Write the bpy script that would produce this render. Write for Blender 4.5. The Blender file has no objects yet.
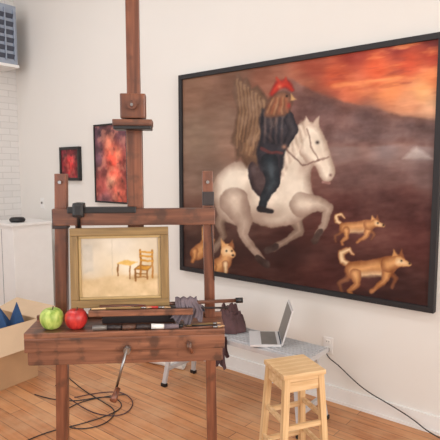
import bpy, bmesh, math, random
import numpy as np
from mathutils import Vector, Matrix, Euler
random.seed(4)
scene = bpy.context.scene
col = scene.collection
scene.view_settings.view_transform = 'Standard'

def lin(c):
    return tuple(((v/255)/12.92 if v/255 <= .04045 else (((v/255)+.055)/1.055)**2.4) for v in c)

# ---------------- materials ----------------
def new_mat(name):
    m = bpy.data.materials.new(name); m.use_nodes = True
    nt = m.node_tree
    return m, nt, nt.nodes['Principled BSDF']

def mat_plain(name, c, rough=.5, metal=0., var=.12, scale=12., bump=0.):
    m, nt, b = new_mat(name)
    tc = nt.nodes.new('ShaderNodeTexCoord')
    no = nt.nodes.new('ShaderNodeTexNoise'); no.inputs['Scale'].default_value = scale; no.inputs['Detail'].default_value = 4
    nt.links.new(tc.outputs['Object'], no.inputs['Vector'])
    r = nt.nodes.new('ShaderNodeValToRGB')
    L = lin(c)
    r.color_ramp.elements[0].position = .3; r.color_ramp.elements[1].position = .7
    r.color_ramp.elements[0].color = (*[v*(1-var) for v in L], 1)
    r.color_ramp.elements[1].color = (*[min(1, v*(1+var)) for v in L], 1)
    nt.links.new(no.outputs['Fac'], r.inputs['Fac']); nt.links.new(r.outputs['Color'], b.inputs['Base Color'])
    b.inputs['Roughness'].default_value = rough; b.inputs['Metallic'].default_value = metal
    if bump:
        bp = nt.nodes.new('ShaderNodeBump'); bp.inputs['Strength'].default_value = bump; bp.inputs['Distance'].default_value = .01
        nt.links.new(no.outputs['Fac'], bp.inputs['Height']); nt.links.new(bp.outputs['Normal'], b.inputs['Normal'])
    return m

def mat_wood(name, c1, c2, rough=.45, stretch=(3, 3, 40)[:], sc=1., worn=None):
    m, nt, b = new_mat(name)
    tc = nt.nodes.new('ShaderNodeTexCoord')
    mp = nt.nodes.new('ShaderNodeMapping'); mp.inputs['Scale'].default_value = stretch
    no = nt.nodes.new('ShaderNodeTexNoise'); no.inputs['Scale'].default_value = sc; no.inputs['Detail'].default_value = 6; no.inputs['Distortion'].default_value = .6
    nt.links.new(tc.outputs['Object'], mp.inputs['Vector']); nt.links.new(mp.outputs['Vector'], no.inputs['Vector'])
    r = nt.nodes.new('ShaderNodeValToRGB')
    r.color_ramp.elements[0].position = .35; r.color_ramp.elements[1].position = .65
    r.color_ramp.elements[0].color = (*lin(c1), 1); r.color_ramp.elements[1].color = (*lin(c2), 1)
    nt.links.new(no.outputs['Fac'], r.inputs['Fac'])
    out = r.outputs['Color']
    if worn:
        n2 = nt.nodes.new('ShaderNodeTexNoise'); n2.inputs['Scale'].default_value = 16; n2.inputs['Detail'].default_value = 6
        nt.links.new(tc.outputs['Object'], n2.inputs['Vector'])
        r2 = nt.nodes.new('ShaderNodeValToRGB'); r2.color_ramp.elements[0].position = .54; r2.color_ramp.elements[1].position = .66
        r2.color_ramp.elements[1].color = (.7, .7, .7, 1)
        nt.links.new(n2.outputs['Fac'], r2.inputs['Fac'])
        mx = nt.nodes.new('ShaderNodeMixRGB'); mx.inputs['Color2'].default_value = (*lin(worn), 1)
        nt.links.new(r2.outputs['Color'], mx.inputs['Fac']); nt.links.new(out, mx.inputs['Color1']); out = mx.outputs['Color']
    nt.links.new(out, b.inputs['Base Color'])
    b.inputs['Roughness'].default_value = rough
    bp = nt.nodes.new('ShaderNodeBump'); bp.inputs['Strength'].default_value = .15; bp.inputs['Distance'].default_value = .003
    nt.links.new(no.outputs['Fac'], bp.inputs['Height']); nt.links.new(bp.outputs['Normal'], b.inputs['Normal'])
    return m

V_ST = (45, 45, 3); X_ST = (3, 45, 45)
M_easel_v = mat_wood('easel_wood_v', (88, 50, 35), (132, 80, 56), .36, V_ST, worn=(74, 46, 35))
M_easel_h = mat_wood('easel_wood_h', (80, 47, 34), (124, 78, 56), .38, X_ST, worn=(62, 42, 34))
M_tray = mat_wood('tray_wood', (90, 54, 38), (142, 94, 70), .4, X_ST, worn=(58, 40, 33))
M_pine_v = mat_wood('stool_pine_v', (206, 168, 120), (226, 192, 146), .5, V_ST)
M_pine_h = mat_wood('stool_pine_h', (206, 168, 120), (230, 198, 154), .5, X_ST)
M_black = mat_plain('black_paint', (22, 20, 22), .4)
M_frame = mat_plain('black_frame_paint', (26, 23, 26), .6)
M_dark = mat_plain('dark_paint_crust', (42, 32, 32), .5, bump=.4)
M_gold = mat_wood('gilded_frame', (108, 84, 50), (144, 116, 72), .38, X_ST)
M_gold_v = mat_wood('gilded_frame_v', (108, 84, 50), (144, 116, 72), .38, V_ST)
M_sight = mat_plain('gilded_sight_edge', (168, 142, 96), .4)
M_steel = mat_plain('steel', (150, 148, 148), .3, 1., .1)
M_alu = mat_plain('aluminium', (196, 196, 198), .4, .3, .06)
M_lid = mat_plain('laptop_aluminium', (214, 214, 216), .4, .2, .03)
M_white = mat_plain('white_plastic', (226, 225, 223), .4, 0, .02)
M_paper = mat_plain('paper', (232, 230, 226), .8, 0, .03)
M_card = mat_plain('cardboard', (182, 146, 110), .85, 0, .07, 6)
M_cardl = mat_plain('cardboard_pale', (204, 178, 148), .85, 0, .05, 6)
M_blue = mat_plain('blue_fabric', (36, 72, 116), .8, 0, .2, 14, .2)
M_maroon = mat_plain('maroon_cloth', (80, 56, 58), .9, 0, .3, 14, .4)
M_navy = mat_plain('navy_cloth', (46, 46, 58), .9, 0, .3, 10, .3)
M_mauve = mat_plain('mauve_rag', (108, 96, 102), .9, 0, .35, 20, .4)
M_cable = mat_plain('cable_rubber', (30, 26, 28), .5)
M_grey = mat_plain('grey_enamel', (150, 160, 176), .45, .2, .06)
M_dgrey = mat_plain('dark_grille', (70, 76, 90), .5, .2, .1)
M_stem = mat_plain('apple_stem', (70, 50, 30), .7)
M_tube1 = mat_plain('grey_tube', (120, 116, 112), .4, .3)
M_tube2 = mat_plain('umber_tube', (84, 58, 46), .5)

def mat_apple(name, ca, cb, rough):
    m, nt, b = new_mat(name)
    tc = nt.nodes.new('ShaderNodeTexCoord')
    mp = nt.nodes.new('ShaderNodeMapping'); mp.inputs['Scale'].default_value = (60, 60, 24)
    no = nt.nodes.new('ShaderNodeTexNoise'); no.inputs['Scale'].default_value = 1.; no.inputs['Detail'].default_value = 6
    nt.links.new(tc.outputs['Object'], mp.inputs['Vector']); nt.links.new(mp.outputs['Vector'], no.inputs['Vector'])
    r = nt.nodes.new('ShaderNodeValToRGB'); r.color_ramp.elements[0].position = .35; r.color_ramp.elements[1].position = .65
    r.color_ramp.elements[0].color = (*lin(ca), 1); r.color_ramp.elements[1].color = (*lin(cb), 1)
    nt.links.new(no.outputs['Fac'], r.inputs['Fac']); nt.links.new(r.outputs['Color'], b.inputs['Base Color'])
    b.inputs['Roughness'].default_value = rough
    return m
M_apg = mat_apple('green_apple_skin', (118, 150, 52), (184, 200, 108), .5)
M_apr = mat_apple('red_apple_skin', (150, 26, 32), (196, 54, 48), .4)

# plaster wall
def mat_wall(name, c):
    m, nt, b = new_mat(name)
    tc = nt.nodes.new('ShaderNodeTexCoord')
    no = nt.nodes.new('ShaderNodeTexNoise'); no.inputs['Scale'].default_value = 1.3; no.inputs['Detail'].default_value = 3
    nt.links.new(tc.outputs['Object'], no.inputs['Vector'])
    r = nt.nodes.new('ShaderNodeValToRGB'); L = lin(c)
    r.color_ramp.elements[0].color = (*[v*.96 for v in L], 1); r.color_ramp.elements[1].color = (*[min(1, v*1.03) for v in L], 1)
    nt.links.new(no.outputs['Fac'], r.inputs['Fac']); nt.links.new(r.outputs['Color'], b.inputs['Base Color'])
    n2 = nt.nodes.new('ShaderNodeTexNoise'); n2.inputs['Scale'].default_value = 90
    nt.links.new(tc.outputs['Object'], n2.inputs['Vector'])
    bp = nt.nodes.new('ShaderNodeBump'); bp.inputs['Strength'].default_value = .06; bp.inputs['Distance'].default_value = .004
    nt.links.new(n2.outputs['Fac'], bp.inputs['Height']); nt.links.new(bp.outputs['Normal'], b.inputs['Normal'])
    b.inputs['Roughness'].default_value = .75
    return m
M_wall = mat_wall('white_plaster', (221, 218, 213))
M_ceil = mat_wall('ceiling_white', (222, 220, 218))

def mat_brick(name):
    m, nt, b = new_mat(name)
    tc = nt.nodes.new('ShaderNodeTexCoord')
    sp = nt.nodes.new('ShaderNodeSeparateXYZ'); cb = nt.nodes.new('ShaderNodeCombineXYZ')
    nt.links.new(tc.outputs['Object'], sp.inputs[0])
    nt.links.new(sp.outputs['Y'], cb.inputs['X']); nt.links.new(sp.outputs['Z'], cb.inputs['Y'])
    br = nt.nodes.new('ShaderNodeTexBrick'); br.inputs['Scale'].default_value = 1.
    br.inputs['Brick Width'].default_value = .21; br.inputs['Row Height'].default_value = .072
    br.inputs['Mortar Size'].default_value = .006; br.inputs['Mortar Smooth'].default_value = .5
    br.inputs['Color1'].default_value = (*lin((214, 212, 210)), 1); br.inputs['Color2'].default_value = (*lin((209, 207, 205)), 1)
    br.inputs['Mortar'].default_value = (*lin((198, 196, 194)), 1)
    nt.links.new(cb.outputs[0], br.inputs['Vector']); nt.links.new(br.outputs['Color'], b.inputs['Base Color'])
    bp = nt.nodes.new('ShaderNodeBump'); bp.inputs['Strength'].default_value = .3; bp.inputs['Distance'].default_value = .006; bp.invert = True
    nt.links.new(br.outputs['Fac'], bp.inputs['Height']); nt.links.new(bp.outputs['Normal'], b.inputs['Normal'])
    b.inputs['Roughness'].default_value = .7
    return m
M_brick = mat_brick('painted_brick')

def mat_floor():
    m, nt, b = new_mat('oak_planks')
    tc = nt.nodes.new('ShaderNodeTexCoord')
    br = nt.nodes.new('ShaderNodeTexBrick'); br.inputs['Scale'].default_value = 1.
    br.inputs['Brick Width'].default_value = 1.3; br.inputs['Row Height'].default_value = .085
    br.inputs['Mortar Size'].default_value = .0026; br.inputs['Mortar Smooth'].default_value = .3; br.inputs['Bias'].default_value = 0
    br.offset = .37
    br.inputs['Color1'].default_value = (*lin((200, 142, 94)), 1); br.inputs['Color2'].default_value = (*lin((172, 112, 70)), 1)
    br.inputs['Mortar'].default_value = (*lin((92, 58, 40)), 1)
    nt.links.new(tc.outputs['Object'], br.inputs['Vector'])
    mp = nt.nodes.new('ShaderNodeMapping'); mp.inputs['Scale'].default_value = (2.5, 40, 1)
    no = nt.nodes.new('ShaderNodeTexNoise'); no.inputs['Scale'].default_value = 1; no.inputs['Detail'].default_value = 6
    nt.links.new(tc.outputs['Object'], mp.inputs['Vector']); nt.links.new(mp.outputs['Vector'], no.inputs['Vector'])
    mx = nt.nodes.new('ShaderNodeMixRGB'); mx.blend_type = 'OVERLAY'; mx.inputs['Fac'].default_value = .5
    nt.links.new(br.outputs['Color'], mx.inputs['Color1']); nt.links.new(no.outputs['Fac'], mx.inputs['Color2'])
    n2 = nt.nodes.new('ShaderNodeTexNoise'); n2.inputs['Scale'].default_value = 2.6; n2.inputs['Detail'].default_value = 8; n2.inputs['Roughness'].default_value = .65
    nt.links.new(tc.outputs['Object'], n2.inputs['Vector'])
    r2 = nt.nodes.new('ShaderNodeValToRGB'); r2.color_ramp.elements[0].position = .44; r2.color_ramp.elements[1].position = .68
    r2.color_ramp.elements[1].color = (.6, .6, .6, 1)
    nt.links.new(n2.outputs['Fac'], r2.inputs['Fac'])
    m2 = nt.nodes.new('ShaderNodeMixRGB'); m2.inputs['Color2'].default_value = (*lin((206, 168, 130)), 1)
    nt.links.new(r2.outputs['Color'], m2.inputs['Fac']); nt.links.new(mx.outputs['Color'], m2.inputs['Color1'])
    nt.links.new(m2.outputs['Color'], b.inputs['Base Color'])
    rr = nt.nodes.new('ShaderNodeMapRange'); rr.inputs['To Min'].default_value = .4; rr.inputs['To Max'].default_value = .64
    nt.links.new(n2.outputs['Fac'], rr.inputs['Value']); nt.links.new(rr.outputs[0], b.inputs['Roughness'])
    bp = nt.nodes.new('ShaderNodeBump'); bp.inputs['Strength'].default_value = .25; bp.inputs['Distance'].default_value = .003; bp.invert = True
    nt.links.new(br.outputs['Fac'], bp.inputs['Height']); nt.links.new(bp.outputs['Normal'], b.inputs['Normal'])
    return m
M_floor = mat_floor()

def mat_paintattr(name, rough=.45, bump=.1):
    m, nt, b = new_mat(name)
    at = nt.nodes.new('ShaderNodeAttribute'); at.attribute_name = 'Paint'
    nt.links.new(at.outputs['Color'], b.inputs['Base Color'])
    tc = nt.nodes.new('ShaderNodeTexCoord')
    no = nt.nodes.new('ShaderNodeTexNoise'); no.inputs['Scale'].default_value = 60; no.inputs['Detail'].default_value = 4
    nt.links.new(tc.outputs['Object'], no.inputs['Vector'])
    bp = nt.nodes.new('ShaderNodeBump'); bp.inputs['Strength'].default_value = bump; bp.inputs['Distance'].default_value = .003
    nt.links.new(no.outputs['Fac'], bp.inputs['Height']); nt.links.new(bp.outputs['Normal'], b.inputs['Normal'])
    b.inputs['Roughness'].default_value = rough
    b.inputs['Specular IOR Level'].default_value = .25
    return m
M_oil = mat_paintattr('oil_paint')

# ---------------- geometry helpers ----------------
def empty(name, loc=(0, 0, 0), rz=0):
    e = bpy.data.objects.new(name, None); e.location = loc; e.rotation_euler = (0, 0, math.radians(rz)); e.empty_display_size = .1
    col.objects.link(e); return e

def add(name, me, mat, parent=None, loc=(0, 0, 0), rot=(0, 0, 0), smooth=False):
    o = bpy.data.objects.new(name, me); col.objects.link(o)
    o.location = loc; o.rotation_euler = [math.radians(a) for a in rot]
    if mat: me.materials.append(mat)
    if parent: o.parent = parent
    if smooth:
        for p in me.polygons: p.use_smooth = True
    return o

def box(parent, name, dims, loc, mat, rot=(0, 0, 0), bev=.003):
    bm = bmesh.new(); bmesh.ops.create_cube(bm, size=1)
    bmesh.ops.scale(bm, vec=dims, verts=bm.verts)
    if bev:
        bmesh.ops.bevel(bm, geom=list(bm.edges), offset=min(bev, min(dims)*.4), segments=2, affect='EDGES', profile=.7)
    me = bpy.data.meshes.new(name); bm.to_mesh(me); bm.free()
    return add(name, me, mat, parent, loc, rot)

def boxes(name, lst, mat, parent=None):
    bm = bmesh.new()
    for (x0, x1, y0, y1, z0, z1) in lst:
        r = bmesh.ops.create_cube(bm, size=1)
        bmesh.ops.scale(bm, vec=(x1-x0, y1-y0, z1-z0), verts=r['verts'])
        bmesh.ops.translate(bm, vec=((x0+x1)/2, (y0+y1)/2, (z0+z1)/2), verts=r['verts'])
    me = bpy.data.meshes.new(name); bm.to_mesh(me); bm.free()
    return add(name, me, mat, parent)

def rod(parent, name, p1, p2, r1, mat, r2=None, seg=16):
    p1 = Vector(p1); p2 = Vector(p2); d = p2-p1
    bm = bmesh.new(); bmesh.ops.create_cone(bm, cap_ends=True, segments=seg, radius1=r1, radius2=r1 if r2 is None else r2, depth=d.length)
    q = d.to_track_quat('Z', 'Y').to_matrix().to_4x4()
    bmesh.ops.transform(bm, matrix=Matrix.Translation((p1+p2)/2) @ q, verts=bm.verts)
    me = bpy.data.meshes.new(name); bm.to_mesh(me); bm.free()
    o = add(name, me, mat, parent)
    for p in me.polygons: p.use_smooth = len(p.vertices) == 4
    return o

def beam(parent, name, p1, p2, w, d, mat, bev=.003):
    """rectangular bar from p1 to p2, w along local x, d along y"""
    p1 = Vector(p1); p2 = Vector(p2); v = p2-p1
    o = box(parent, name, (w, d, v.length), (p1+p2)/2, mat, bev=bev)
    z = v.normalized(); x = Vector((1, 0, 0)); x = (x-z*x.dot(z))
    if x.length < .05: x = Vector((0, 1, 0)); x = x-z*x.dot(z)
    x.normalize(); y = z.cross(x)
    o.rotation_euler = Matrix((x, y, z)).transposed().to_euler()
    return o

def tube(parent, name, pts, r, mat, cyclic=False):
    cu = bpy.data.curves.new(name, 'CURVE'); cu.dimensions = '3D'; cu.bevel_depth = r; cu.bevel_resolution = 2; cu.use_fill_caps = True
    s = cu.splines.new('NURBS'); s.points.add(len(pts)-1)
    for i, p in enumerate(pts): s.points[i].co = (*p, 1)
    s.order_u = 3; s.use_endpoint_u = True; s.use_cyclic_u = cyclic; s.resolution_u = 6
    t = bpy.data.objects.new('tmp', cu); col.objects.link(t)
    bpy.context.view_layer.update()
    me = bpy.data.meshes.new_from_object(t.evaluated_get(bpy.context.evaluated_depsgraph_get()))
    bpy.data.objects.remove(t); me.name = name
    me.materials.clear()
    return add(name, me, mat, parent, smooth=True)

def lathe(parent, name, prof, mat, loc=(0, 0, 0), rot=(0, 0, 0), seg=32, fn=None):
    vs = []; fs = []
    n = len(prof)
    for i in range(seg):
        a = 2*math.pi*i/seg
        for (r, z) in prof: vs.append((r*math.cos(a), r*math.sin(a), z))
    for i in range(seg):
        j = (i+1) % seg
        for k in range(n-1): fs.append((i*n+k, j*n+k, j*n+k+1, i*n+k+1))
    me = bpy.data.meshes.new(name); me.from_pydata(vs, [], fs)
    bm = bmesh.new(); bm.from_mesh(me); bmesh.ops.remove_doubles(bm, verts=bm.verts, dist=1e-5); bmesh.ops.recalc_face_normals(bm, faces=bm.faces); bm.to_mesh(me); bm.free()
    return add(name, me, mat, parent, loc, rot, True)

def gridmesh(name, P, mat, parent=None, thick=0, loc=(0, 0, 0), smooth=True):
    nu, nv = P.shape[:2]
    vs = P.reshape(-1, 3)
    i = np.arange((nu-1)*(nv-1)); a = (i//(nv-1))*nv + i % (nv-1)
    F = np.stack([a, a+nv, a+nv+1, a+1], 1)
    me = bpy.data.meshes.new(name)
    me.vertices.add(len(vs)); me.vertices.foreach_set('co', vs.astype(np.float32).ravel())
    me.loops.add(F.size); me.loops.foreach_set('vertex_index', F.astype(np.int32).ravel())
    me.polygons.add(len(F)); me.polygons.foreach_set('loop_start', (np.arange(len(F))*4).astype(np.int32))
    me.polygons.foreach_set('loop_total', np.full(len(F), 4, np.int32))
    me.update(); me.validate()
    o = add(name, me, mat, parent, loc, smooth=smooth)
    if thick:
        s = o.modifiers.new('s', 'SOLIDIFY'); s.thickness = thick; s.offset = 0
    return o

# ---------------- room ----------------
XL, XR, YB, YF, H = -5.6, 3.4, 0., -6.4, 4.1
T = .15
boxes('floor', [(XL-T, XR+T, YF-T, YB+T, -.1, 0)], M_floor)
boxes('ceiling', [(XL-T, XR+T, YF-T, YB+T, H, H+.1)], M_ceil)
boxes('wall_back', [(XL-T, XR+T, YB, YB+T, 0, H)], M_wall)
boxes('wall_left', [(XL-T, XL, YF, YB, 0, H)], M_brick)
def wall_open_x(name, x0, x1, ya, yb, z0, z1):
    boxes(name, [(x0, x1, YF, ya, 0, H), (x0, x1, yb, YB, 0, H), (x0, x1, ya, yb, 0, z0), (x0, x1, ya, yb, z1, H)], M_wall)
wall_open_x('wall_right', XR, XR+T, -5.2, -.9, .9, 3.5)
boxes('wall_front', [(XL, -4.6, YF-T, YF, 0, H), (1.2, XR, YF-T, YF, 0, H), (-4.6, 1.2, YF-T, YF, 0, .9), (-4.6, 1.2, YF-T, YF, 3.5, H)], M_wall)
fr = []
for k in range(5):
    y = -5.2+4.3*k/4; fr.append((XR+.03, XR+.09, max(-5.2, y-.03), min(-.9, y+.03), .9, 3.5))
for z in (.93, 2.2, 3.47): fr.append((XR+.03, XR+.09, -5.2, -.9, z-.03, z+.03))
boxes('window_1', fr, M_white)
fr = []
for k in range(6):
    x = -4.6+5.8*k/5; fr.append((max(-4.6, x-.03), min(1.2, x+.03), YF-.09, YF-.03, .9, 3.5))
for z in (.93, 2.2, 3.47): fr.append((-4.6, 1.2, YF-.09, YF-.03, z-.03, z+.03))
boxes('window_2', fr, M_white)
boxes('baseboard_back', [(XL+.015, XR, -.015, 0, 0, .11), (XL+.015, XR, -.022, -.015, 0, .02)], M_white)
boxes('baseboard_left', [(XL, XL+.015, YF, 0, 0, .11)], M_white)

# ---------------- picture rasteriser (pigment laid on canvas vertices) ----------------
def vnoise(x, y, seed, s):
    rs = np.random.RandomState(seed); G = rs.rand(128, 128)
    x = x/s+500; y = y/s+500; xi = np.floor(x).astype(int); yi = np.floor(y).astype(int); fx = x-xi; fy = y-yi
    fx = fx*fx*(3-2*fx); fy = fy*fy*(3-2*fy)
    g = lambda a, b: G[a % 128, b % 128]
    return (g(xi, yi)*(1-fx)+g(xi+1, yi)*fx)*(1-fy)+(g(xi, yi+1)*(1-fx)+g(xi+1, yi+1)*fx)*fy
def fbm(x, y, seed, s):
    return sum(vnoise(x, y, seed+i, s/2**i)*.5**(i+1) for i in range(4))/.9375

class Canvas:
    def __init__(s, X, Y):
        s.X = X; s.Y = Y; s.C = np.zeros(X.shape+(3,))
        s.wx = X+2.2*(fbm(X, Y, 50, 5)-.5); s.wy = Y+2.2*(fbm(X, Y, 70, 5)-.5)
    def field(s, pts, power=3.2):
        W = 0; A = 0
        for (x, y, c) in pts:
            w = 1/(((s.X-x)**2+(s.Y-y)**2+20)**(power/2)); W = W+w; A = A+w[..., None]*np.array(c, float)
        s.C = A/W[..., None]
    def mix(s, m, c):
        s.C = s.C*(1-m[..., None])+np.asarray(c, float)*m[..., None]
    def smooth(s, pts, n=5):
        P = np.array(pts, float); out = []
        for i in range(len(P)):
            p0, p1, p2, p3 = P[i-1], P[i], P[(i+1) % len(P)], P[(i+2) % len(P)]
            for k in range(n):
                t = k/n; out.append(.5*((2*p1)+(-p0+p2)*t+(2*p0-5*p1+4*p2-p3)*t*t+(-p0+3*p1-3*p2+p3)*t**3))
        return np.array(out)
    def sd(s, P):
        ins = np.zeros(s.X.shape, bool); D = np.full(s.X.shape, 1e9)
        for i in range(len(P)):
            ax, ay = P[i-1]; bx, by = P[i]
            ex, ey = bx-ax, by-ay; L = ex*ex+ey*ey+1e-9
            t = np.clip(((s.wx-ax)*ex+(s.wy-ay)*ey)/L, 0, 1)
            D = np.minimum(D, (s.wx-ax-t*ex)**2+(s.wy-ay-t*ey)**2)
            c = ((ay > s.wy) != (by > s.wy)) & (s.wx < ex*(s.wy-ay)/(ey+1e-12)+ax)
            ins ^= c
        return np.sqrt(D)*np.where(ins, 1, -1)
    def shade(s, d, c, edge, ew, light):
        k = np.clip(d/ew, 0, 1)[..., None]
        base = np.array(edge, float)*(1-k)+np.array(c, float)*k
        n = (fbm(s.X, s.Y, 11, 9)-.5)[..., None]*48
        return base+n
    def poly(s, pts, c, edge=None, ew=5, soft=.8, a=1., sm=True):
        P = s.smooth(pts) if sm else np.array(pts, float)
        d = s.sd(P); m = np.clip((d+soft)/(2*soft), 0, 1)*a
        s.mix(m, s.shade(d, c, edge or c, ew, None))
    def stroke(s, pts, rad, c, edge=None, soft=.7, a=1.):
        best = np.full(s.X.shape, -1e9)
        for i in range(len(pts)-1):
            ax, ay = pts[i]; bx, by = pts[i+1]; ex, ey = bx-ax, by-ay; L = ex*ex+ey*ey+1e-9
            t = np.clip(((s.wx-ax)*ex+(s.wy-ay)*ey)/L, 0, 1)
            r = rad[i]*(1-t)+rad[i+1]*t
            d = r-np.sqrt((s.wx-ax-t*ex)**2+(s.wy-ay-t*ey)**2)
            best = np.maximum(best, d)
        m = np.clip((best+soft)/(2*soft), 0, 1)*a
        s.mix(m, s.shade(best, c, edge or c, max(max(rad)*.8, 1), None))
    def blob(s, x, y, rx, ry, c, a=1., ang=0):
        ca, sa = math.cos(math.radians(ang)), math.sin(math.radians(ang))
        dx = s.X-x; dy = s.Y-y; u = (dx*ca+dy*sa)/rx; v = (-dx*sa+dy*ca)/ry
        s.mix(np.clip(np.exp(-(u*u+v*v)*1.2)*a, 0, 1), c)

def homog(src, dst):
    A = []; B = []
    for (u, v), (x, y) in zip(src, dst):
        A.append([u, v, 1, 0, 0, 0, -u*x, -v*x]); B.append(x)
        A.append([0, 0, 0, u, v, 1, -u*y, -v*y]); B.append(y)
    h = np.linalg.solve(np.array(A, float), np.array(B, float)); return np.append(h, 1).reshape(3, 3)

def picture_plane(name, w, h, nu, nv, sketch, quad, parent, loc, bd, rot=(0, 0, 0)):
    """flat canvas of size w x h (x,z); sketch(canvas) paints in the sketch units whose outer-frame corners are quad"""
    u = np.linspace(bd/w, 1-bd/w, nu); v = np.linspace(bd/h, 1-bd/h, nv)
    U, V = np.meshgrid(u, v, indexing='ij')
    Hm = homog([(0, 1), (1, 1), (1, 0), (0, 0)], quad)
    q = np.stack([U, V, np.ones_like(U)], -1) @ Hm.T
    c = Canvas(q[..., 0]/q[..., 2], q[..., 1]/q[..., 2]); sketch(c)
    P = np.stack([(U-.5)*w, np.zeros_like(U), (V-.5)*h], -1)
    o = gridmesh(name, P, M_oil, parent, loc=loc, smooth=False); o.rotation_euler = [math.radians(a) for a in rot]
    C = np.clip(c.C/255, 0, 1); C = np.where(C <= .04045, C/12.92, ((C+.055)/1.055)**2.4)
    at = o.data.color_attributes.new('Paint', 'FLOAT_COLOR', 'POINT')
    at.data.foreach_set('color', np.concatenate([C, np.ones(C.shape[:2]+(1,))], -1).astype(np.float32).ravel())
    return o

def frame(parent, w, h, b, d, y0, mat, z=0, matv=None):
    yc = y0-d/2; matv = matv or mat
    box(parent, 'frame_top', (w, d, b), (0, yc, z+h/2-b/2), mat)
    box(parent, 'frame_bottom', (w, d, b), (0, yc, z-h/2+b/2), mat)
    box(parent, 'frame_left', (b, d, h-2*b), (-w/2+b/2, yc, z), matv)
    box(parent, 'frame_right', (b, d, h-2*b), (w/2-b/2, yc, z), matv)

def sk_main(c):
    c.field([(190, 95, (120, 88, 70)), (230, 92, (114, 82, 66)), (270, 83, (128, 80, 62)), (310, 75, (158, 74, 52)), (350, 62, (150, 54, 40)),
             (390, 55, (128, 42, 35)), (425, 50, (104, 38, 34)), (300, 90, (150, 88, 66)), (330, 84, (200, 92, 58)), (370, 76, (216, 92, 54)), (400, 72, (208, 84, 52)), (425, 66, (188, 72, 48)),
             (345, 96, (212, 112, 76)), (385, 96, (234, 142, 88)), (415, 98, (246, 182, 126)), (425, 86, (232, 134, 84)), (400, 110, (230, 160, 118)), (425, 112, (236, 180, 140)),
             (320, 112, (122, 82, 72)), (360, 124, (116, 86, 80)), (400, 132, (130, 100, 92)), (425, 134, (142, 110, 98)),
             (195, 140, (138, 113, 96)), (225, 125, (130, 102, 86)), (200, 180, (126, 100, 86)), (200, 215, (88, 60, 50)), (190, 250, (54, 34, 30)),
             (340, 150, (118, 97, 93)), (380, 152, (128, 109, 107)), (415, 157, (136, 117, 115)), (415, 175, (110, 86, 82)),
             (350, 185, (106, 74, 68)), (400, 200, (92, 54, 48)), (340, 215, (82, 42, 37)), (415, 230, (74, 34, 31)),
             (300, 245, (68, 34, 29)), (260, 262, (58, 30, 26)), (330, 275, (64, 30, 27)), (400, 292, (52, 26, 24)), (230, 225, (68, 44, 38))])
    st = fbm(c.X*.22+c.Y*.05, c.Y+c.X*.12, 91, 6); k = np.clip((118-c.Y)/30, 0, 1)*np.clip((c.X-280)/50, 0, 1)
    c.mix(np.clip((st-.60)*5, 0, 1)*k*.5, (136, 54, 44)); c.mix(np.clip((.46-st)*5, 0, 1)*k*.6, (246, 160, 98))
    c.poly([(284, 84), (300, 92), (318, 101), (340, 108), (366, 113), (395, 121), (434, 126), (434, 152), (400, 148), (360, 150), (320, 150), (288, 140), (268, 110)], (96, 72, 70), (114, 80, 72), 8, soft=1.6, a=.75, sm=False)
    c.poly([(330, 200), (360, 188), (400, 192), (434, 200), (434, 240), (380, 232), (330, 238)], (76, 40, 36), soft=6, a=.5)
    c.poly([(330, 172), (362, 164), (400, 168), (434, 164), (434, 182), (380, 186), (330, 190)], (94, 66, 62), soft=4, a=.45)
    c.poly([(396, 162), (404, 154), (409, 150), (414, 154), (426, 162)], (190, 178, 172), soft=1.8, a=.65, sm=False)
    n = (fbm(c.X, c.Y, 3, 26)-.5)[..., None]; c.C = c.C+n*np.array([50, 40, 36])
    n = (fbm(c.X*.5+c.Y*.3, c.Y*1.6, 5, 7)-.5)[..., None]; c.C = c.C+n*26
    c.blob(265, 250, 60, 12, (44, 24, 22), .7)
    c.blob(370, 290, 40, 5, (40, 20, 20), .8)
    wh = (222, 208, 190); sh = (140, 116, 102)
    c.stroke([(224, 178), (214, 188), (209, 208), (213, 232)], [3.4, 4.6, 4, 1.2], (168, 148, 130), (112, 90, 76), soft=1.5)
    c.stroke([(230, 205), (220, 222), (224, 235), (215, 248)], [8, 4.6, 3.2, 3.2], (160, 138, 120), (100, 78, 66))
    c.stroke([(290, 210), (298, 230), (284, 240), (273, 246)], [8, 4.4, 3, 3.2], (168, 146, 128), (104, 82, 70))
    c.poly([(219, 175), (234, 164), (252, 166), (268, 168), (279, 156), (287, 141), (297, 128), (308, 127), (319, 140), (324, 156), (314, 165), (308, 173), (309, 187), (311, 203), (301, 219), (286, 225), (268, 227), (250, 221), (237, 225), (221, 217), (214, 200), (214, 186)], wh, sh, 9)
    c.stroke([(234, 202), (244, 220), (243, 234), (254, 248), (262, 258)], [14, 8.6, 4.6, 3.5, 3.5], (208, 190, 172), sh)
    c.stroke([(258, 256), (266, 262)], [3.2, 3.6], (60, 44, 40))
    c.stroke([(300, 205), (314, 204), (325, 208), (322, 223), (315, 233)], [12, 7.6, 5, 3.3, 3.2], (214, 198, 180), sh)
    c.stroke([(317, 231), (312, 239)], [3.2, 3.6], (70, 52, 46))
    c.stroke([(275, 245), (267, 248)], [3.1, 3.4], (60, 44, 40))
    c.poly([(297, 132), (303, 127), (313, 129), (321, 139), (326, 155), (331, 170), (330, 179), (324, 184), (317, 180), (312, 169), (304, 165), (296, 154)], (228, 214, 196), (158, 134, 118), 6)
    c.poly([(298, 133), (303, 121), (307, 129)], (206, 186, 166), sm=False); c.poly([(308, 129), (315, 121), (315, 133)], (190, 168, 150), sm=False)
    c.blob(314, 146, 1.9, 1.7, (40, 28, 28), .95); c.blob(327, 177, 1.6, 1.6, (100, 70, 66), .8)
    c.blob(319, 160, 4, 9, (196, 176, 158), .5, -20)
    c.stroke([(320, 184), (326, 185)], [1.2, 1.2], (150, 110, 102))
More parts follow.
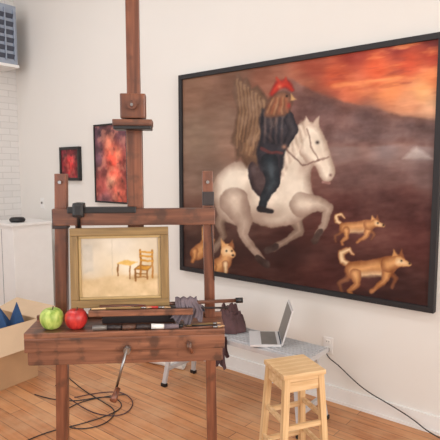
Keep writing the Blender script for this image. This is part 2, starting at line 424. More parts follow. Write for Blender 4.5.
    for i in range(14):
        t = i/13; x = 299-24*t; y = 128+36*t
        c.stroke([(x, y), (x+3, y+10+6*t), (x-2, y+22)], [2.2, 2, .8], (234, 222, 204) if i % 2 else (176, 152, 134), soft=1.4, a=.75)
    c.blob(230, 182, 13, 13, (236, 226, 210), .6); c.blob(292, 190, 11, 15, (232, 220, 204), .55)
    c.blob(262, 214, 26, 8, (138, 112, 98), .65); c.blob(246, 200, 5, 15, (146, 122, 108), .55, 15); c.blob(301, 168, 5, 10, (154, 128, 114), .55, 20)
    c.blob(298, 214, 8, 6, (148, 124, 110), .5); c.blob(224, 208, 8, 12, (158, 134, 120), .4)
    c.stroke([(304, 133), (308, 150), (315, 162)], [.7, .7, .7], (110, 80, 68), a=.7); c.stroke([(314, 163), (325, 160)], [.7, .7], (110, 80, 68), a=.7)
    c.stroke([(316, 163), (300, 168), (284, 152)], [.7, .7, .7], (84, 54, 46), a=.7)
    c.poly([(248, 166), (268, 160), (279, 168), (277, 188), (262, 199), (250, 186)], (72, 56, 56), (42, 32, 36))
    # large brown wing behind the rider: broad shoulder, pointed tip up, ragged trailing edge
    c.poly([(236, 78), (241, 88), (245, 84), (250, 94), (256, 92), (263, 100), (270, 110), (271, 130), (264, 148), (258, 168), (250, 164), (246, 170), (240, 160), (235, 164), (234, 150), (230, 146), (234, 132), (236, 116), (232, 98)], (120, 90, 68), (92, 68, 54), 7, soft=1.6, sm=False)
    for i in range(22):
        t = i/21
        c.stroke([(236+26*t, 86+20*t), (240+24*t, 112+14*t), (236+22*t, 150+8*math.sin(i*1.7))], [.8, 1.6, .7], ((164, 128, 94), (70, 50, 42), (128, 100, 78))[i % 3], soft=1.1, a=.6)
    # torso, arm, leg: dark feathered coat
    c.poly([(258, 122), (266, 111), (278, 108), (289, 119), (290, 138), (283, 156), (280, 172), (262, 175), (255, 156), (259, 141)], (50, 46, 52), (30, 27, 33), 6, soft=1.3)
    c.stroke([(285, 121), (291, 134), (284, 147)], [5, 4.4, 3.2], (70, 64, 68), (36, 32, 38)); c.blob(282, 150, 2.6, 2.4, (176, 128, 104), .85)
    c.stroke([(266, 122), (263, 136), (271, 145)], [4.8, 3.8, 2.8], (76, 64, 64), (36, 32, 38)); c.blob(273, 126, 3, 7, (132, 98, 80), .5, 20)
    for i in range(9): c.stroke([(260+3*i, 115+(i % 3)*3), (261+2.6*i, 129+(i % 2)*3)], [1.4, .5], (110, 96, 92) if i % 2 else (26, 26, 34), soft=1, a=.55)
    for i in range(8): c.stroke([(261+2.6*i, 133), (260+2.8*i, 146)], [1.2, .5], (96, 76, 72) if i % 2 else (26, 26, 34), soft=1, a=.5)
    c.stroke([(268, 164), (272, 183), (263, 200), (261, 208)], [8.6, 6.6, 4.4, 3.5], (46, 54, 60), (26, 28, 34)); c.stroke([(259, 209), (270, 211)], [3, 2.2], (34, 28, 30))
    c.blob(270, 174, 3, 10, (84, 92, 98), .5)
    c.stroke([(260, 151), (268, 155), (280, 156)], [1.6, 1.6, 1.2], (122, 52, 46), a=.55)
    c.poly([(262, 120), (266, 106), (273, 99), (282, 97), (289, 103), (289, 111), (285, 119), (274, 122)], (136, 92, 68), (88, 60, 48), 5, soft=1.5)
    for i in range(9): c.stroke([(272+1.4*i, 104), (265+2.4*i, 119-abs(i-4)*.5)], [.9, .5], ((186, 142, 102), (104, 64, 48), (160, 90, 62))[i % 3], soft=1.1, a=.6)
    c.stroke([(270, 100), (275, 92), (283, 90), (289, 96)], [2.2, 4, 4, 2], (190, 58, 42), (136, 40, 34), soft=1.3)
    c.stroke([(277, 90), (274, 85)], [1.8, .8], (178, 56, 40), soft=1.1); c.stroke([(283, 89), (283, 85)], [1.6, .8], (178, 56, 40), soft=1.1)
    c.blob(277, 93, 2, 2, (226, 150, 106), .5); c.blob(286, 111, 2, 3, (160, 50, 42), .8); c.poly([(288, 100), (293, 105), (288, 106)], (186, 146, 96), sm=False)
    c.blob(284, 102, 1.3, 1.3, (20, 14, 12), .9)
    tn = (204, 150, 96); td = (136, 84, 52); cr = (226, 196, 154)
    def dog(f):
        c.stroke([f(0, 0), f(-6, 8), f(-14, 12), f(-12, 20)], [4.4*K, 3.2*K, 2.2*K, 2*K], td, (90, 54, 40))
        c.stroke([f(34, 2), f(42, 10), f(38, 18)], [4*K, 2.6*K, 1.8*K], td, (90, 54, 40))
        c.stroke([f(-3, -5), f(-11, -9), f(-12, -17), f(-5, -20), f(0, -15)], [3*K, 3.2*K, 3.2*K, 2.6*K, 1.4*K], cr, td)
        c.stroke([f(0, 0), f(16, -2), f(34, -3)], [8.4*K, 7.*K, 8.6*K], tn, td)
        c.stroke([f(4, 5), f(18, 5), f(32, 5)], [2*K, 2*K, 2.4*K], cr, soft=2, a=.8)
        c.stroke([f(2, 4), f(4, 14), f(-4, 20), f(-2, 25)], [5.4*K, 3.4*K, 2.2*K, 2*K], tn, td)
        c.stroke([f(33, 4), f(30, 13), f(22, 18), f(18, 22)], [5*K, 3.2*K, 2.2*K, 2*K], tn, td)
        c.stroke([f(34, -4), f(44, -7)], [7.4*K, 6.2*K], tn, td)
        c.stroke([f(45, -6), f(54, -3)], [4.6*K, 2.2*K], cr, tn)
        c.poly([f(38, -11), f(39, -19), f(44, -12)], tn, sm=False); c.poly([f(44, -12), f(47, -19), f(49, -11)], td, sm=False)
        c.blob(*f(47, -7), 1, 1, (20, 14, 12), 1); c.blob(*f(55, -4), 1.2, 1.2, (20, 14, 12), 1)
    K = 1.0; dog(lambda x, y: (350+x*.98, 267+y*.98+x*-.04))
    K = .66; dog(lambda x, y: (341+x*.68, 227+y*.64+x*.0))
    for (x, y, s) in ((206, 236, .95), (225, 249, 1.05)):
        c.stroke([(x-8*s, y+16*s), (x, y+10*s), (x+3*s, y+2*s)], [7*s, 7*s, 6*s], tn, td)
        c.stroke([(x-10*s, y+14*s), (x-12*s, y+24*s)], [3.4*s, 2*s], tn, td); c.stroke([(x+1*s, y+12*s), (x+2*s, y+22*s)], [3.2*s, 2*s], cr, td)
        c.stroke([(x+3*s, y), (x+7*s, y+3*s)], [6.4*s, 3.4*s], cr, tn)
        c.poly([(x-3*s, y-3*s), (x-3*s, y-11*s), (x+2*s, y-5*s)], tn, sm=False); c.poly([(x+4*s, y-5*s), (x+8*s, y-10*s), (x+9*s, y-2*s)], td, sm=False)
        c.blob(x+2*s, y, 1, 1, (20, 14, 12), 1); c.blob(x+7*s, y, 1, 1, (20, 14, 12), 1); c.blob(x+8*s, y+4*s, 1.4, 1.2, (20, 14, 12), 1)

PW, PH = 2.085, 1.63
e = empty('large_framed_painting', (-1.90, 0, 1.570))
box(e, 'stretcher', (PW-.06, .03, PH-.06), (0, -.016, 0), M_frame)
picture_plane('canvas', PW, PH, 430, 335, sk_main, [(180, 82), (436, 42), (428, 308), (183, 267)], e, (0, -.034, 0), .026)
frame(e, PW, PH, .036, .05, -.001, M_frame)

def sk_red(seed, pts, fig, k=.5):
    def f(c):
        c.field(pts)
        for (x, y, rx, ry, cc, a, an) in fig: c.blob(x, y, rx, ry, cc, a, an)
        n = (fbm(c.X, c.Y, seed, 16)-.5)[..., None]; c.C = c.C*(1+n*1.1)
        n = np.clip((fbm(c.X, c.Y, seed+30, 14)-.54)*5, 0, 1); c.mix(n*k, (224, 150, 124))
        n = np.clip((fbm(c.X, c.Y, seed+60, 12)-.60)*5, 0, 1); c.mix(n*.6, (60, 36, 38))
    return f
w, h = .50, .76
e = empty('red_figure_painting', (-3.87, 0, 1.67))
box(e, 'stretcher', (w-.02, .025, h-.02), (0, -.013, 0), M_black)
picture_plane('canvas', w, h, 90, 130, sk_red(21, [(10, 10, (84, 60, 72)), (50, 8, (104, 64, 68)), (90, 20, (96, 62, 72)), (10, 60, (104, 72, 84)), (20, 120, (140, 66, 62)), (90, 80, (120, 58, 56)), (50, 60, (190, 84, 66)), (60, 100, (200, 100, 80)), (80, 140, (180, 86, 70)), (30, 145, (146, 92, 96))],
    [(45, 36, 13, 17, (222, 124, 92), .85, 0), (60, 74, 22, 30, (206, 74, 58), .8, 20), (50, 108, 15, 11, (232, 172, 142), .85, 0), (72, 56, 11, 13, (224, 148, 112), .7, 0), (34, 84, 8, 22, (92, 50, 56), .6, 10)]),
    [(0, 0), (100, 0), (100, 150), (0, 150)], e, (0, -.028, 0), .014)
frame(e, w, h, .016, .035, -.001, M_black)
w, h = .35, .35
e = empty('small_red_painting', (-4.545, 0, 1.675))
box(e, 'stretcher', (w-.02, .025, h-.02), (0, -.013, 0), M_black)
picture_plane('canvas', w, h, 70, 70, sk_red(41, [(10, 10, (96, 34, 42)), (90, 10, (88, 34, 42)), (50, 50, (160, 44, 50)), (10, 90, (102, 38, 44)), (90, 90, (120, 38, 44))],
    [(50, 55, 20, 26, (204, 62, 58), .8, 0)], .3), [(0, 0), (100, 0), (100, 100), (0, 100)], e, (0, -.028, 0), .026)
frame(e, w, h, .030, .035, -.001, M_black)

# ---------------- easel ----------------
E = empty('studio_easel', (-1.377, -1.901, 0), 43.5)
box(E, 'mast_upper', (.047, .03, .95), (0, .02, 2.26), M_easel_v)
box(E, 'mast_lower', (.056, .04, .90), (0, .02, 1.36), M_easel_v)
box(E, 'top_clamp_block', (.088, .05, .085), (0, -.008, 1.826), M_easel_v, bev=.006)
box(E, 'top_clamp_lip', (.135, .085, .022), (0, -.02, 1.766), M_easel_h, bev=.004)
box(E, 'top_clamp_pad', (.13, .08, .012), (0, -.02, 1.749), M_black)
rod(E, 'top_clamp_knob', (0, -.033, 1.826), (0, -.06, 1.826), .013, M_easel_v, .016)
rod(E, 'top_clamp_screw', (0, -.058, 1.826), (0, -.066, 1.826), .005, M_steel)
beam(E, 'post_1', (-.300, .02, .05), (-.262, .02, 1.59), .042, .035, M_easel_v)
beam(E, 'post_2', (.285, .02, .05), (.262, .02, 1.60), .038, .035, M_easel_v)
for i, x in enumerate((-.263, .262)):
    rod(E, f'post_bolt_{i+1}', (x, -.0, 1.56), (x, -.008, 1.56), .006, M_steel)
box(E, 'crossbar', (.575, .024, .060), (0, -.012, 1.437), M_easel_h)
box(E, 'crossbar_black_edge', (.24, .03, .022), (-.115, -.014, 1.462), M_black)
box(E, 'clamp_grip', (.040, .05, .052), (-.195, -.02, 1.463), M_black, bev=.01)
rod(E, 'clamp_screw', (-.195, -.03, 1.40), (-.195, -.03, 1.49), .006, M_black)
box(E, 'post_wrap_1', (.052, .05, .07), (-.266, .01, 1.43), M_dark)
box(E, 'post_wrap_2', (.042, .04, .05), (.264, .015, 1.50), M_dark)
box(E, 'rear_strut', (.02, .02, .42), (-.205, .01, 1.25), M_easel_v)
rod(E, 'hanging_string', (.272, -.008, 1.47), (.285, -.008, 1.20), .002, M_cable)
box(E, 'lower_rail', (.575, .03, .06), (0, .02, .96), M_easel_h)
# canvas holder
box(E, 'canvas_holder', (.36, .09, .016), (.025, -.06, 1.112), M_dark, bev=.005)
box(E, 'canvas_holder_front', (.36, .012, .022), (.025, -.108, 1.112), M_tray, bev=.004)
box(E, 'canvas_holder_riser', (.26, .03, .05), (.01, -.03, 1.079), M_dark)
# tray
box(E, 'tray_top', (.68, .165, .020), (-.026, -.055, 1.046), M_tray, bev=.004)
box(E, 'tray_front', (.68, .02, .050), (-.026, -.128, 1.012), M_tray, bev=.005)
box(E, 'drawer_front', (.66, .016, .075), (-.026, -.124, .978), M_tray, bev=.004)
box(E, 'tray_bottom', (.64, .15, .012), (-.026, -.05, .945), M_tray)
box(E, 'tray_end_1', (.014, .15, .09), (-.352, -.05, .985), M_tray)
box(E, 'tray_end_2', (.014, .15, .09), (.30, -.05, .985), M_tray)
box(E, 'tray_back_lip', (.68, .012, .045), (-.026, .022, 1.05), M_tray)
rod(E, 'drawer_bolt', (.19, -.13, 1.005), (.19, -.155, 1.005), .008, M_steel)
rod(E, 'wing_nut', (.185, -.150, 1.018), (.20, -.152, .978), .006, M_easel_v)
rod(E, 'crank_boss', (-.02, -.13, .995), (-.02, -.165, .995), .012, M_steel)
rod(E, 'crank_arm', (-.018, -.16, 1.01), (-.058, -.175, .865), .0045, M_steel)
rod(E, 'crank_grip', (-.050, -.178, .872), (-.062, -.215, .846), .009, M_easel_v, .012)
# base frame: long feet, rear cross piece, low diagonal struts
box(E, 'base_foot_1', (.05, .85, .05), (-.300, .20, .027), M_easel_h)
box(E, 'base_foot_2', (.05, .85, .05), (.285, .20, .027), M_easel_h)
box(E, 'base_cross_1', (.56, .05, .045), (-.007, .02, .075), M_easel_h)
box(E, 'base_cross_2', (.56, .05, .045), (-.007, .58, .075), M_easel_h)
beam(E, 'base_strut_1', (-.298, .42, .05), (-.293, .03, .40), .03, .03, M_easel_v)
beam(E, 'base_strut_2', (.283, .42, .05), (.279, .03, .40), .03, .03, M_easel_v)
# mahl stick
rod(E, 'mahl_stick', (-.12, -.085, 1.128), (.36, -.055, 1.134), .0065, M_easel_h)
rod(E, 'mahl_stick_tip', (.36, -.055, 1.134), (.385, -.053, 1.134), .010, M_black)
rod(E, 'mahl_stick_thin', (.00, -.10, 1.128), (.335, -.03, 1.10), .004, M_dark)

def sk_room(c):
    c.field([(5, 5, (190, 180, 164)), (50, 5, (212, 202, 186)), (95, 10, (206, 192, 170)), (10, 35, (206, 194, 174)), (60, 35, (222, 212, 192)), (92, 40, (198, 180, 150)),
             (5, 62, (192, 168, 130)), (40, 66, (204, 182, 144)), (80, 66, (210, 184, 144)), (50, 52, (214, 194, 160))])
    c.poly([(-5, 54), (40, 47), (105, 46), (105, 80), (-5, 80)], (206, 178, 136), soft=2, a=.65, sm=False)
    c.poly([(4, 8), (16, 10), (16, 40), (4, 44)], (178, 174, 166), soft=1.5, a=.5, sm=False)
    c.stroke([(40, 4), (40, 46)], [.6, .6], (186, 174, 154), a=.6)
    dk = (128, 84, 36); yl = (200, 146, 60)
    c.poly([(58, 50), (78, 58), (100, 50), (82, 46)], (176, 146, 100), soft=2, a=.6, sm=False)
    for (x, y0, y1) in ((47, 33, 47), (62, 36, 51)): c.stroke([(x, y0), (x, y1)], [.9, .9], dk)
    c.poly([(45, 32), (56, 28), (72, 31), (62, 36)], (214, 176, 100), soft=.8, sm=False)
    for (x, y0, y1) in ((69, 40, 54), (84, 40, 52)): c.stroke([(x, y0), (x, y1)], [1.1, 1.], dk)
    c.poly([(67, 40), (76, 34), (91, 36), (85, 42)], yl, dk, 2, soft=.7, sm=False)
    for (x, y0, y1) in ((76, 16, 48), (91, 18, 50)): c.stroke([(x, y0), (x, y1)], [1.2, 1.2], (160, 108, 44))
    for y in (19, 24, 29): c.stroke([(76, y), (91, y+1.5)], [1.1, 1.1], yl)
    for y in (45, 49): c.stroke([(69, y), (84, y+1)], [.6, .6], dk)
    c.C = c.C+(fbm(c.X, c.Y, 8, 10)-.5)[..., None]*16
    c.C = c.C*.95
a = math.radians(43.5)
def eloc(x, y, z): return (-1.377+x*math.cos(a)-y*math.sin(a), -1.901+x*math.sin(a)+y*math.cos(a), z)
G = empty('gold_framed_picture', eloc(-.050, -.058, 1.2625)); G.rotation_euler = (math.radians(-4), math.radians(-.6), a)
w, h = .342, .28
box(G, 'backing', (w-.03, .012, h-.03), (0, .010, 0), M_dark)
picture_plane('canvas', w, h, 150, 110, sk_room, [(-12, -11), (112, -11), (112, 85), (-12, 85)], G, (0, -.001, 0), .034)
frame(G, w, h, .028, .026, .012, M_gold, 0, M_gold_v)
b2 = .009; wi, hi = w-.056, h-.056
for nm, d, l in (('sight_top', (wi, .014, b2), (0, 0, hi/2-b2/2)), ('sight_bottom', (wi, .014, b2), (0, 0, -hi/2+b2/2)), ('sight_left', (b2, .014, hi-2*b2), (-wi/2+b2/2, 0, 0)), ('sight_right', (b2, .014, hi-2*b2), (wi/2-b2/2, 0, 0))):
    box(G, nm, d, (l[0], -.001, l[2]), M_sight, bev=.004)

def apple(name, x, y, mat, s=1.):
    e = empty(name, eloc(x, y, 1.0562)); e.rotation_euler = [math.radians(v) for v in (0, 0, 30)]
    prof = [(0, .004), (.008, .001), (.016, 0), (.027, .006), (.036, .020), (.040, .037), (.038, .052), (.030, .064), (.019, .070), (.010, .068), (.004, .062), (0, .058)]
    P = np.array(prof); out = []
    for i in range(len(P)-1):
        p0 = P[max(i-1, 0)]; p1 = P[i]; p2 = P[i+1]; p3 = P[min(i+2, len(P)-1)]
        for k in range(3):
            t = k/3; out.append(.5*((2*p1)+(-p0+p2)*t+(2*p0-5*p1+4*p2-p3)*t*t+(-p0+3*p1-3*p2+p3)*t**3))
    out.append(P[-1]); out = [(max(0, q[0])*s, max(0, q[1])*s) for q in out]
    lathe(e, 'fruit', out, mat)
    rod(e, 'stem', (0, 0, .058*s), (.006*s, .002, .078*s), .0014, M_stem, .002, 8)
apple('green_apple', -.284, -.088, M_apg, 1.0)
apple('red_apple', -.200, -.094, M_apr, .96)

def rag(name, w, lf, lb, r, loc, rz, mat, seed, folds=3):
    e = empty(name, loc, rz)
    nu, nv = 40, 70; P = np.zeros((nu, nv, 3)); rs = np.random.RandomState(seed); ph = rs.rand(6)*6
    L = lf+lb+math.pi*r
    for i in range(nu):
        u = i/(nu-1); x0 = (u-.5)
        for j in range(nv):
            s = j/(nv-1)*L
            jag = .012*math.sin(u*9+ph[0])+.012*math.sin(u*17+ph[1])
            if s < lf: y = -r; z = -(lf-s)*(1+jag/lf*.8); k = (lf-s)/lf
            elif s < lf+math.pi*r: t = (s-lf)/r; y = -r*math.cos(t); z = r*math.sin(t); k = 0
            else: y = r; z = -(s-lf-math.pi*r)*(1+jag/lb*.8); k = (s-lf-math.pi*r)/lb
            ww = w*(.72+.36*k)
            f = .010*math.sin(u*folds*6.28+ph[2]+k*1.2)+.005*math.sin(u*folds*14+ph[3])
            P[i, j] = (x0*ww+.006*math.sin(k*5+ph[4]), y+(1 if y > 0 else -1)*abs(f)*(.35+k), z+.003*math.sin(u*20))
    gridmesh('cloth', P, mat, e, .0025)
    return e
rag('paint_rag', .105, .070, .05, .0125, eloc(.185, -.069, 1.139), 43.5, M_mauve, 3)

# paint tubes and brushes on the tray
tb = empty('paint_tubes_and_brushes', (0, 0, 0)); tb.location = eloc(0, 0, 0); tb.rotation_euler = (0, 0, a)
cols = [M_tube1, M_dark, M_tube2, M_dark, M_paper, M_mauve]
for i, (x, y, ang) in enumerate(((-.11, -.123, 10), (-.06, -.123, -12), (-.01, -.123, 20), (.04, -.123, 5), (.09, -.123, -15), (.135, -.125, 10))):
    ca, sa = math.cos(math.radians(ang)), math.sin(math.radians(ang)); zz = 1.066
    rod(tb, f'tube_{i+1}', (x-.03*ca, y-.03*sa*.3, zz), (x+.02*ca, y+.02*sa*.3, zz), .0095, cols[i], .008, 12)
    rod(tb, f'tube_cap_{i+1}', (x+.02*ca, y+.02*sa*.3, zz), (x+.034*ca, y+.034*sa*.3, zz), .006, M_black, .006, 10)
for i, (x, y, z0, L, ang) in enumerate(((.235, -.128, 1.0605, .13, 4), (.255, -.112, 1.0605, .11, -5), (.24, -.095, 1.0605, .12, 12), (-.06, -.100, 1.127, .17, 4), (.03, -.092, 1.1265, .18, -6), (-.02, -.106, 1.128, .15, 2))):
    ca, sa = math.cos(math.radians(ang)), math.sin(math.radians(ang))
    p = Vector((x, y, z0)); d = Vector((ca, sa, 0))
    rod(tb, f'brush_handle_{i+1}', p-d*L/2, p+d*L*.3, .003, (M_easel_h, M_black, M_gold, M_pine_h, M_apr, M_gold)[i], .0042, 8)
    rod(tb, f'brush_ferrule_{i+1}', p+d*L*.3, p+d*L*.42, .0044, M_steel, .004, 8)
    rod(tb, f'brush_bristle_{i+1}', p+d*L*.42, p+d*L*.54, .004, M_card, .002, 8)

# ---------------- stool ----------------
S = empty('wooden_stool', (-1.286, -.923, 0), 39.3+20); S.scale = (.88, .88, 1)
for i in range(5):
    box(S, f'seat_slat_{i+1}', (.27, .0515, .024), (0, (i-2)*.053, .593), M_pine_h, bev=.005)
box(S, 'seat_batten', (.245, .245, .02), (0, 0, .572), M_pine_h)
k = 0
for sx in (-1, 1):
    for sy in (-1, 1):
        k += 1
        beam(S, f'leg_{k}', (sx*.145, sy*.145, 0), (sx*.108, sy*.108, .583), .036, .036, M_pine_v)
k = 0
for z in (.16, .33, .535):
    off = .145-.037*z/.583; hh = .05 if z > .5 else .026
    for s in (-1, 1):
        k += 1
        zz = z+(.03 if z < .5 else 0)
        box(S, f'rail_{k}a', (2*off, .018, hh), (0, s*off, z), M_pine_h)
        box(S, f'rail_{k}b', (.018, 2*off, hh), (s*off, 0, zz), M_pine_h)

# ---------------- work platform / bench ----------------
B = empty('folding_work_platform', (-2.01, -.42, 0)); B.scale = (1, 1, 1.07)
box(B, 'deck', (1.18, .30, .03), (0, 0, .435), M_alu, bev=.004)
for i in range(9): box(B, f'deck_rib_{i+1}', (1.16, .012, .008), (0, -.12+i*.03, .454), M_alu, bev=.002)
for i, x in enumerate((-.52, .50)):
    for j, y in enumerate((-.12, .12)):
        sx = -1 if x < 0 else 1
        beam(B, f'leg_{i}{j}', (x+sx*.07, y*1.35, .012), (x, y, .425), .035, .02, M_alu)
        box(B, f'foot_{i}{j}', (.045, .03, .024), (x+sx*.07, y*1.35, .012), M_black)
    for z in (.13, .27):
        xx = x+sx*.07*(1-z/.43)
        box(B, f'rung_{i}_{z}', (.025, .30, .03), (xx, 0, z), M_alu)
    beam(B, f'brace_{i}', (x+sx*.03, 0, .22), (x-sx*.22, 0, .42), .02, .012, M_alu)
DZ = .4905
def mound(name, a_, b_, hgt, loc, rz, mat, seed):
    e = empty(name, loc, rz); n = 80
    P = np.zeros((n, n, 3)); u = np.linspace(-1, 1, n); U, V = np.meshgrid(u, u, indexing='ij')
    X = U*np.sqrt(1-V*V/2); Y = V*np.sqrt(1-U*U/2); R = np.sqrt(X*X+Y*Y)
    wx = X*10+3*fbm(X*10, Y*10, seed+40, 5); wy = Y*10+3*fbm(X*10, Y*10, seed+50, 5)
    big = fbm(wx, wy, seed, 9); rid = 1-np.abs(fbm(wx, wy*.6, seed+9, 5)-.5)*6; rid = np.clip(rid, 0, 1)
    Z = hgt*np.clip(1-R**2.2, 0, 1)**.5*(.25+1.1*big+.3*rid)
    k = 1+.5*(fbm(np.cos(np.arctan2(Y, X))*8, np.sin(np.arctan2(Y, X))*8, seed+3, 5)-.5)
    P[..., 0] = X*a_*k; P[..., 1] = Y*b_*k; P[..., 2] = np.maximum(Z, .002)
    gridmesh('folds', P, mat, e, 0)
    return e
mound('crumpled_jacket', .115, .11, .17, (-2.12, -.40, DZ), 8, M_maroon, 5)
mound('dark_sweater', .10, .12, .14, (-2.42, -.42, DZ), 0, M_navy, 17)
rag('hanging_cloth', .14, .19, .12, .012, (-2.06, -.600, DZ+.007), 5, M_maroon, 8)

LP = empty('laptop', (-1.725, -.37, DZ), -53)
box(LP, 'base', (.28, .20, .014), (0, -.10, .007), M_lid, bev=.004)
box(LP, 'keyboard', (.25, .10, .003), (0, -.075, .0145), M_tube1, bev=.001)
TL = 16; st, ct = math.sin(math.radians(TL)), math.cos(math.radians(TL)); hs = .235
box(LP, 'screen_lid', (.28, .009, hs), (0, st*hs/2+.004, .010+ct*hs/2), M_lid, rot=(-TL, 0, 0), bev=.003)
box(LP, 'display', (.262, .002, hs-.03), (0, st*hs/2-.001, .012+ct*hs/2), M_tube1, rot=(-TL, 0, 0), bev=0)
rod(LP, 'hinge', (-.12, 0, .013), (.12, 0, .013), .006, M_dgrey)

# ---------------- wall fittings ----------------
def outlet(name, x, z):
    e = empty(name, (x, 0, z))
    box(e, 'plate', (.072, .006, .115), (0, -.003, 0), M_white, bev=.003)
    for s in (-1, 1):
        box(e, f'socket_{s}', (.034, .004, .028), (0, -.007, s*.026), M_paper, bev=.004)
        for t in (-1, 1): box(e, f'slot_{s}_{t}', (.003, .002, .010), (t*.008, -.0095, s*.026+.003), M_black, bev=0)
outlet('wall_outlet', -1.56, .391); outlet('wall_outlet', -5.12, .365)
e = empty('light_switch', (-5.13, 0, 1.24)); box(e, 'plate', (.072, .006, .115), (0, -.003, 0), M_white); box(e, 'toggle', (.012, .016, .024), (0, -.012, .003), M_tube1)

pc = empty('power_cord', (0, 0, 0))
box(pc, 'plug', (.03, .03, .03), (-1.56, -.026, .365), M_black, bev=.006)
tube(pc, 'cord', [(-1.56, -.04, .365), (-1.54, -.06, .33), (-1.46, -.05, .29), (-1.36, -.05, .22), (-1.25, -.05, .16), (-1.1, -.05, .12), (-.95, -.05, .07), (-.85, -.06, .02), (-.7, -.08, .006), (-.5, -.1, .006)], .004, M_cable)

Hh = empty('wall_unit_heater', (XL, -.55, 3.06))
box(Hh, 'casing', (.33, .78, .62), (.175, 0, 0), M_grey, bev=.012)
box(Hh, 'mount_bracket_1', (.02, .06, .7), (.01, .25, 0), M_dgrey); box(Hh, 'mount_bracket_2', (.02, .06, .7), (.01, -.25, 0), M_dgrey)
for i in range(6): box(Hh, f'louver_{i+1}', (.02, .70, .05), (.345, 0, -.23+i*.085), M_dgrey, rot=(0, 25, 0))
for i in range(8): box(Hh, f'rib_{i+1}', (.03, .012, .54), (.350, -.35+i*.1, 0), M_grey)
box(Hh, 'drip_tray', (.34, .80, .03), (.178, 0, -.325), M_white)

e = empty('white_plinth_cabinet', (-4.86, -.42, 0), 0)
box(e, 'body', (.46, .42, 1.03), (0, 0, .545), M_white, bev=.004); box(e, 'kick', (.42, .38, .03), (0, 0, .015), M_dgrey)
box(e, 'top', (.50, .46, .025), (0, 0, 1.0725), M_white, bev=.003)
box(e, 'door_gap', (.004, .002, .95), (0, -.211, .545), M_dgrey, bev=0)
lathe(empty('black_desk_speaker', (-4.78, -.50, 1.0855)), 'shell', [(0, 0), (.06, 0), (.075, .012), (.078, .03), (.06, .048), (.02, .052), (0, .053)], M_black)

# ---------------- cardboard box ----------------
Cb = empty('cardboard_box', (-3.74, -1.33, 0), 6)
w, d, h, t = .52, .46, .46, .006
box(Cb, 'bottom', (w, d, t), (0, 0, t/2), M_card, bev=.001)
box(Cb, 'side_1', (w, t, h), (0, -d/2, h/2), M_cardl, bev=.001); box(Cb, 'side_2', (w, t, h), (0, d/2, h/2), M_card, bev=.001)
box(Cb, 'side_3', (t, d, h), (-w/2, 0, h/2), M_card, bev=.001); box(Cb, 'side_4', (t, d, h), (w/2, 0, h/2), M_card, bev=.001)
def flap(nm, dims, hx, hy, an):
    s_, c_ = math.sin(math.radians(an)), math.cos(math.radians(an)); L = .10
    sx = (hx > 0)-(hx < 0); sy = (hy > 0)-(hy < 0)
    box(Cb, nm, dims, (hx+sx*L*s_, hy+sy*L*s_, h+L*c_), M_cardl, rot=(-sy*an, sx*an, 0), bev=.001)
flap('flap_1', (w, t, .20), 0, -d/2-.004, 125); flap('flap_2', (w, t, .20), 0, d/2+.004, 75)
flap('flap_3', (t, d, .20), w/2+.004, 0, 150); flap('flap_4', (t, d, .20), -w/2-.004, 0, 60)
box(Cb, 'packing_paper', (w-.05, d-.05, .36), (0, 0, .19), M_paper, bev=.05)
bt = empty('blue_folded_tarp', (-3.72, -1.28, .372), 20)
def pyramid(parent, nm, bx, by, hz, loc, rz):
    bm = bmesh.new(); v = [bm.verts.new(p) for p in ((-bx, -by, 0), (bx, -by, 0), (bx, by, 0), (-bx, by, 0), (bx*.2, 0, hz), (-bx*.1, by*.1, hz*.95))]
    for f in ((0, 1, 4, 5), (1, 2, 4), (2, 3, 5, 4), (3, 0, 5), (3, 2, 1, 0)): bm.faces.new([v[i] for i in f])
    me = bpy.data.meshes.new(nm); bm.to_mesh(me); bm.free()
    add(nm, me, M_blue, parent, loc, (0, 0, rz))
pyramid(bt, 'peak_1', .13, .06, .20, (-.03, .02, 0), 10); pyramid(bt, 'peak_2', .08, .05, .23, (.15, .05, 0), -25); pyramid(bt, 'peak_3', .07, .05, .17, (.09, -.06, 0), 40)

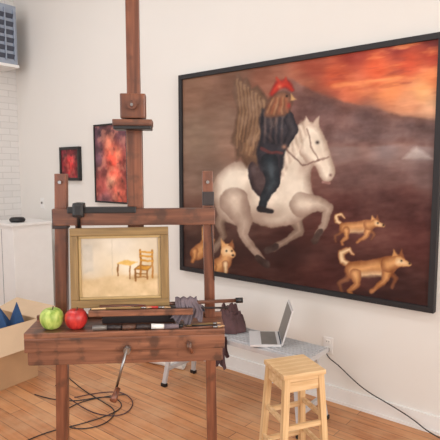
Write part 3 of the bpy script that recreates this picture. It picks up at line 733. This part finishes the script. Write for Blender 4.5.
e = empty('paper_roll', (-2.90, -.30, .046), 12)
lathe(e, 'sheet', [(.030, -.20), (.045, -.20), (.045, .20), (.030, .20), (.030, -.20)], M_paper, rot=(0, 90, 0))
fc = empty('floor_extension_cables', (-2.62, -1.05, .006))
def R_(x, y):
    c_, s_ = math.cos(math.radians(39.3)), math.sin(math.radians(39.3)); return (x*c_-y*s_, x*s_+y*c_, 0)
tube(fc, 'cable_1', [R_(-.45, .5), R_(-.3, .3), R_(-.1, .1), R_(.05, -.05), R_(0, -.25), R_(-.2, -.3), R_(-.35, -.1), R_(-.2, .15), R_(.05, .2)], .0035, M_cable)
tube(fc, 'cable_2', [R_(-.6, .2), R_(-.35, .05), R_(-.05, .2), R_(.1, .0), R_(-.1, -.2), R_(-.4, -.35), R_(-.5, -.55)], .0035, M_cable)
tube(fc, 'cable_3', [R_(-.5, .35), R_(-.2, -.05), R_(.1, -.15), R_(.15, .1), R_(-.05, .3), R_(-.3, .15)], .0035, M_maroon)

# ---------------- lights ----------------
def area(name, loc, tgt, sx, sy, p, c):
    l = bpy.data.lights.new(name, 'AREA'); l.shape = 'RECTANGLE'; l.size = sx; l.size_y = sy; l.energy = p; l.color = c
    o = bpy.data.objects.new(name, l); o.location = loc; col.objects.link(o)
    o.rotation_euler = (Vector(tgt)-Vector(loc)).to_track_quat('-Z', 'Y').to_euler()
    return o
area('daylight_window_right', (XR+.3, -3.05, 2.2), (XR-1, -3.05, 2.2), 4.2, 2.5, 245, (1, .95, .885))
area('daylight_window_front', (-1.7, YF-.3, 2.2), (-1.7, YF+1, 2.2), 5.7, 2.5, 140, (.97, .985, 1))
area('ceiling_added_fill', (-3.2, -2.2, H-.1), (-3.2, -2.2, 0), 3.5, .5, 50, (.93, .97, 1))  # added overhead fill to brighten the room, no actual ceiling fixture
wd = bpy.data.worlds.new('World'); scene.world = wd; wd.use_nodes = True
wd.node_tree.nodes['Background'].inputs[0].default_value = (.88, .93, 1, 1); wd.node_tree.nodes['Background'].inputs[1].default_value = .6

# ---------------- camera ----------------
cd = bpy.data.cameras.new('camera'); cd.sensor_width = 36; cd.lens = 36*500/440
co = bpy.data.objects.new('camera', cd); col.objects.link(co)
co.location = (0, -3.1, 1.6); co.rotation_euler = (math.radians(90-5.6), 0, math.radians(39.3))
scene.camera = co
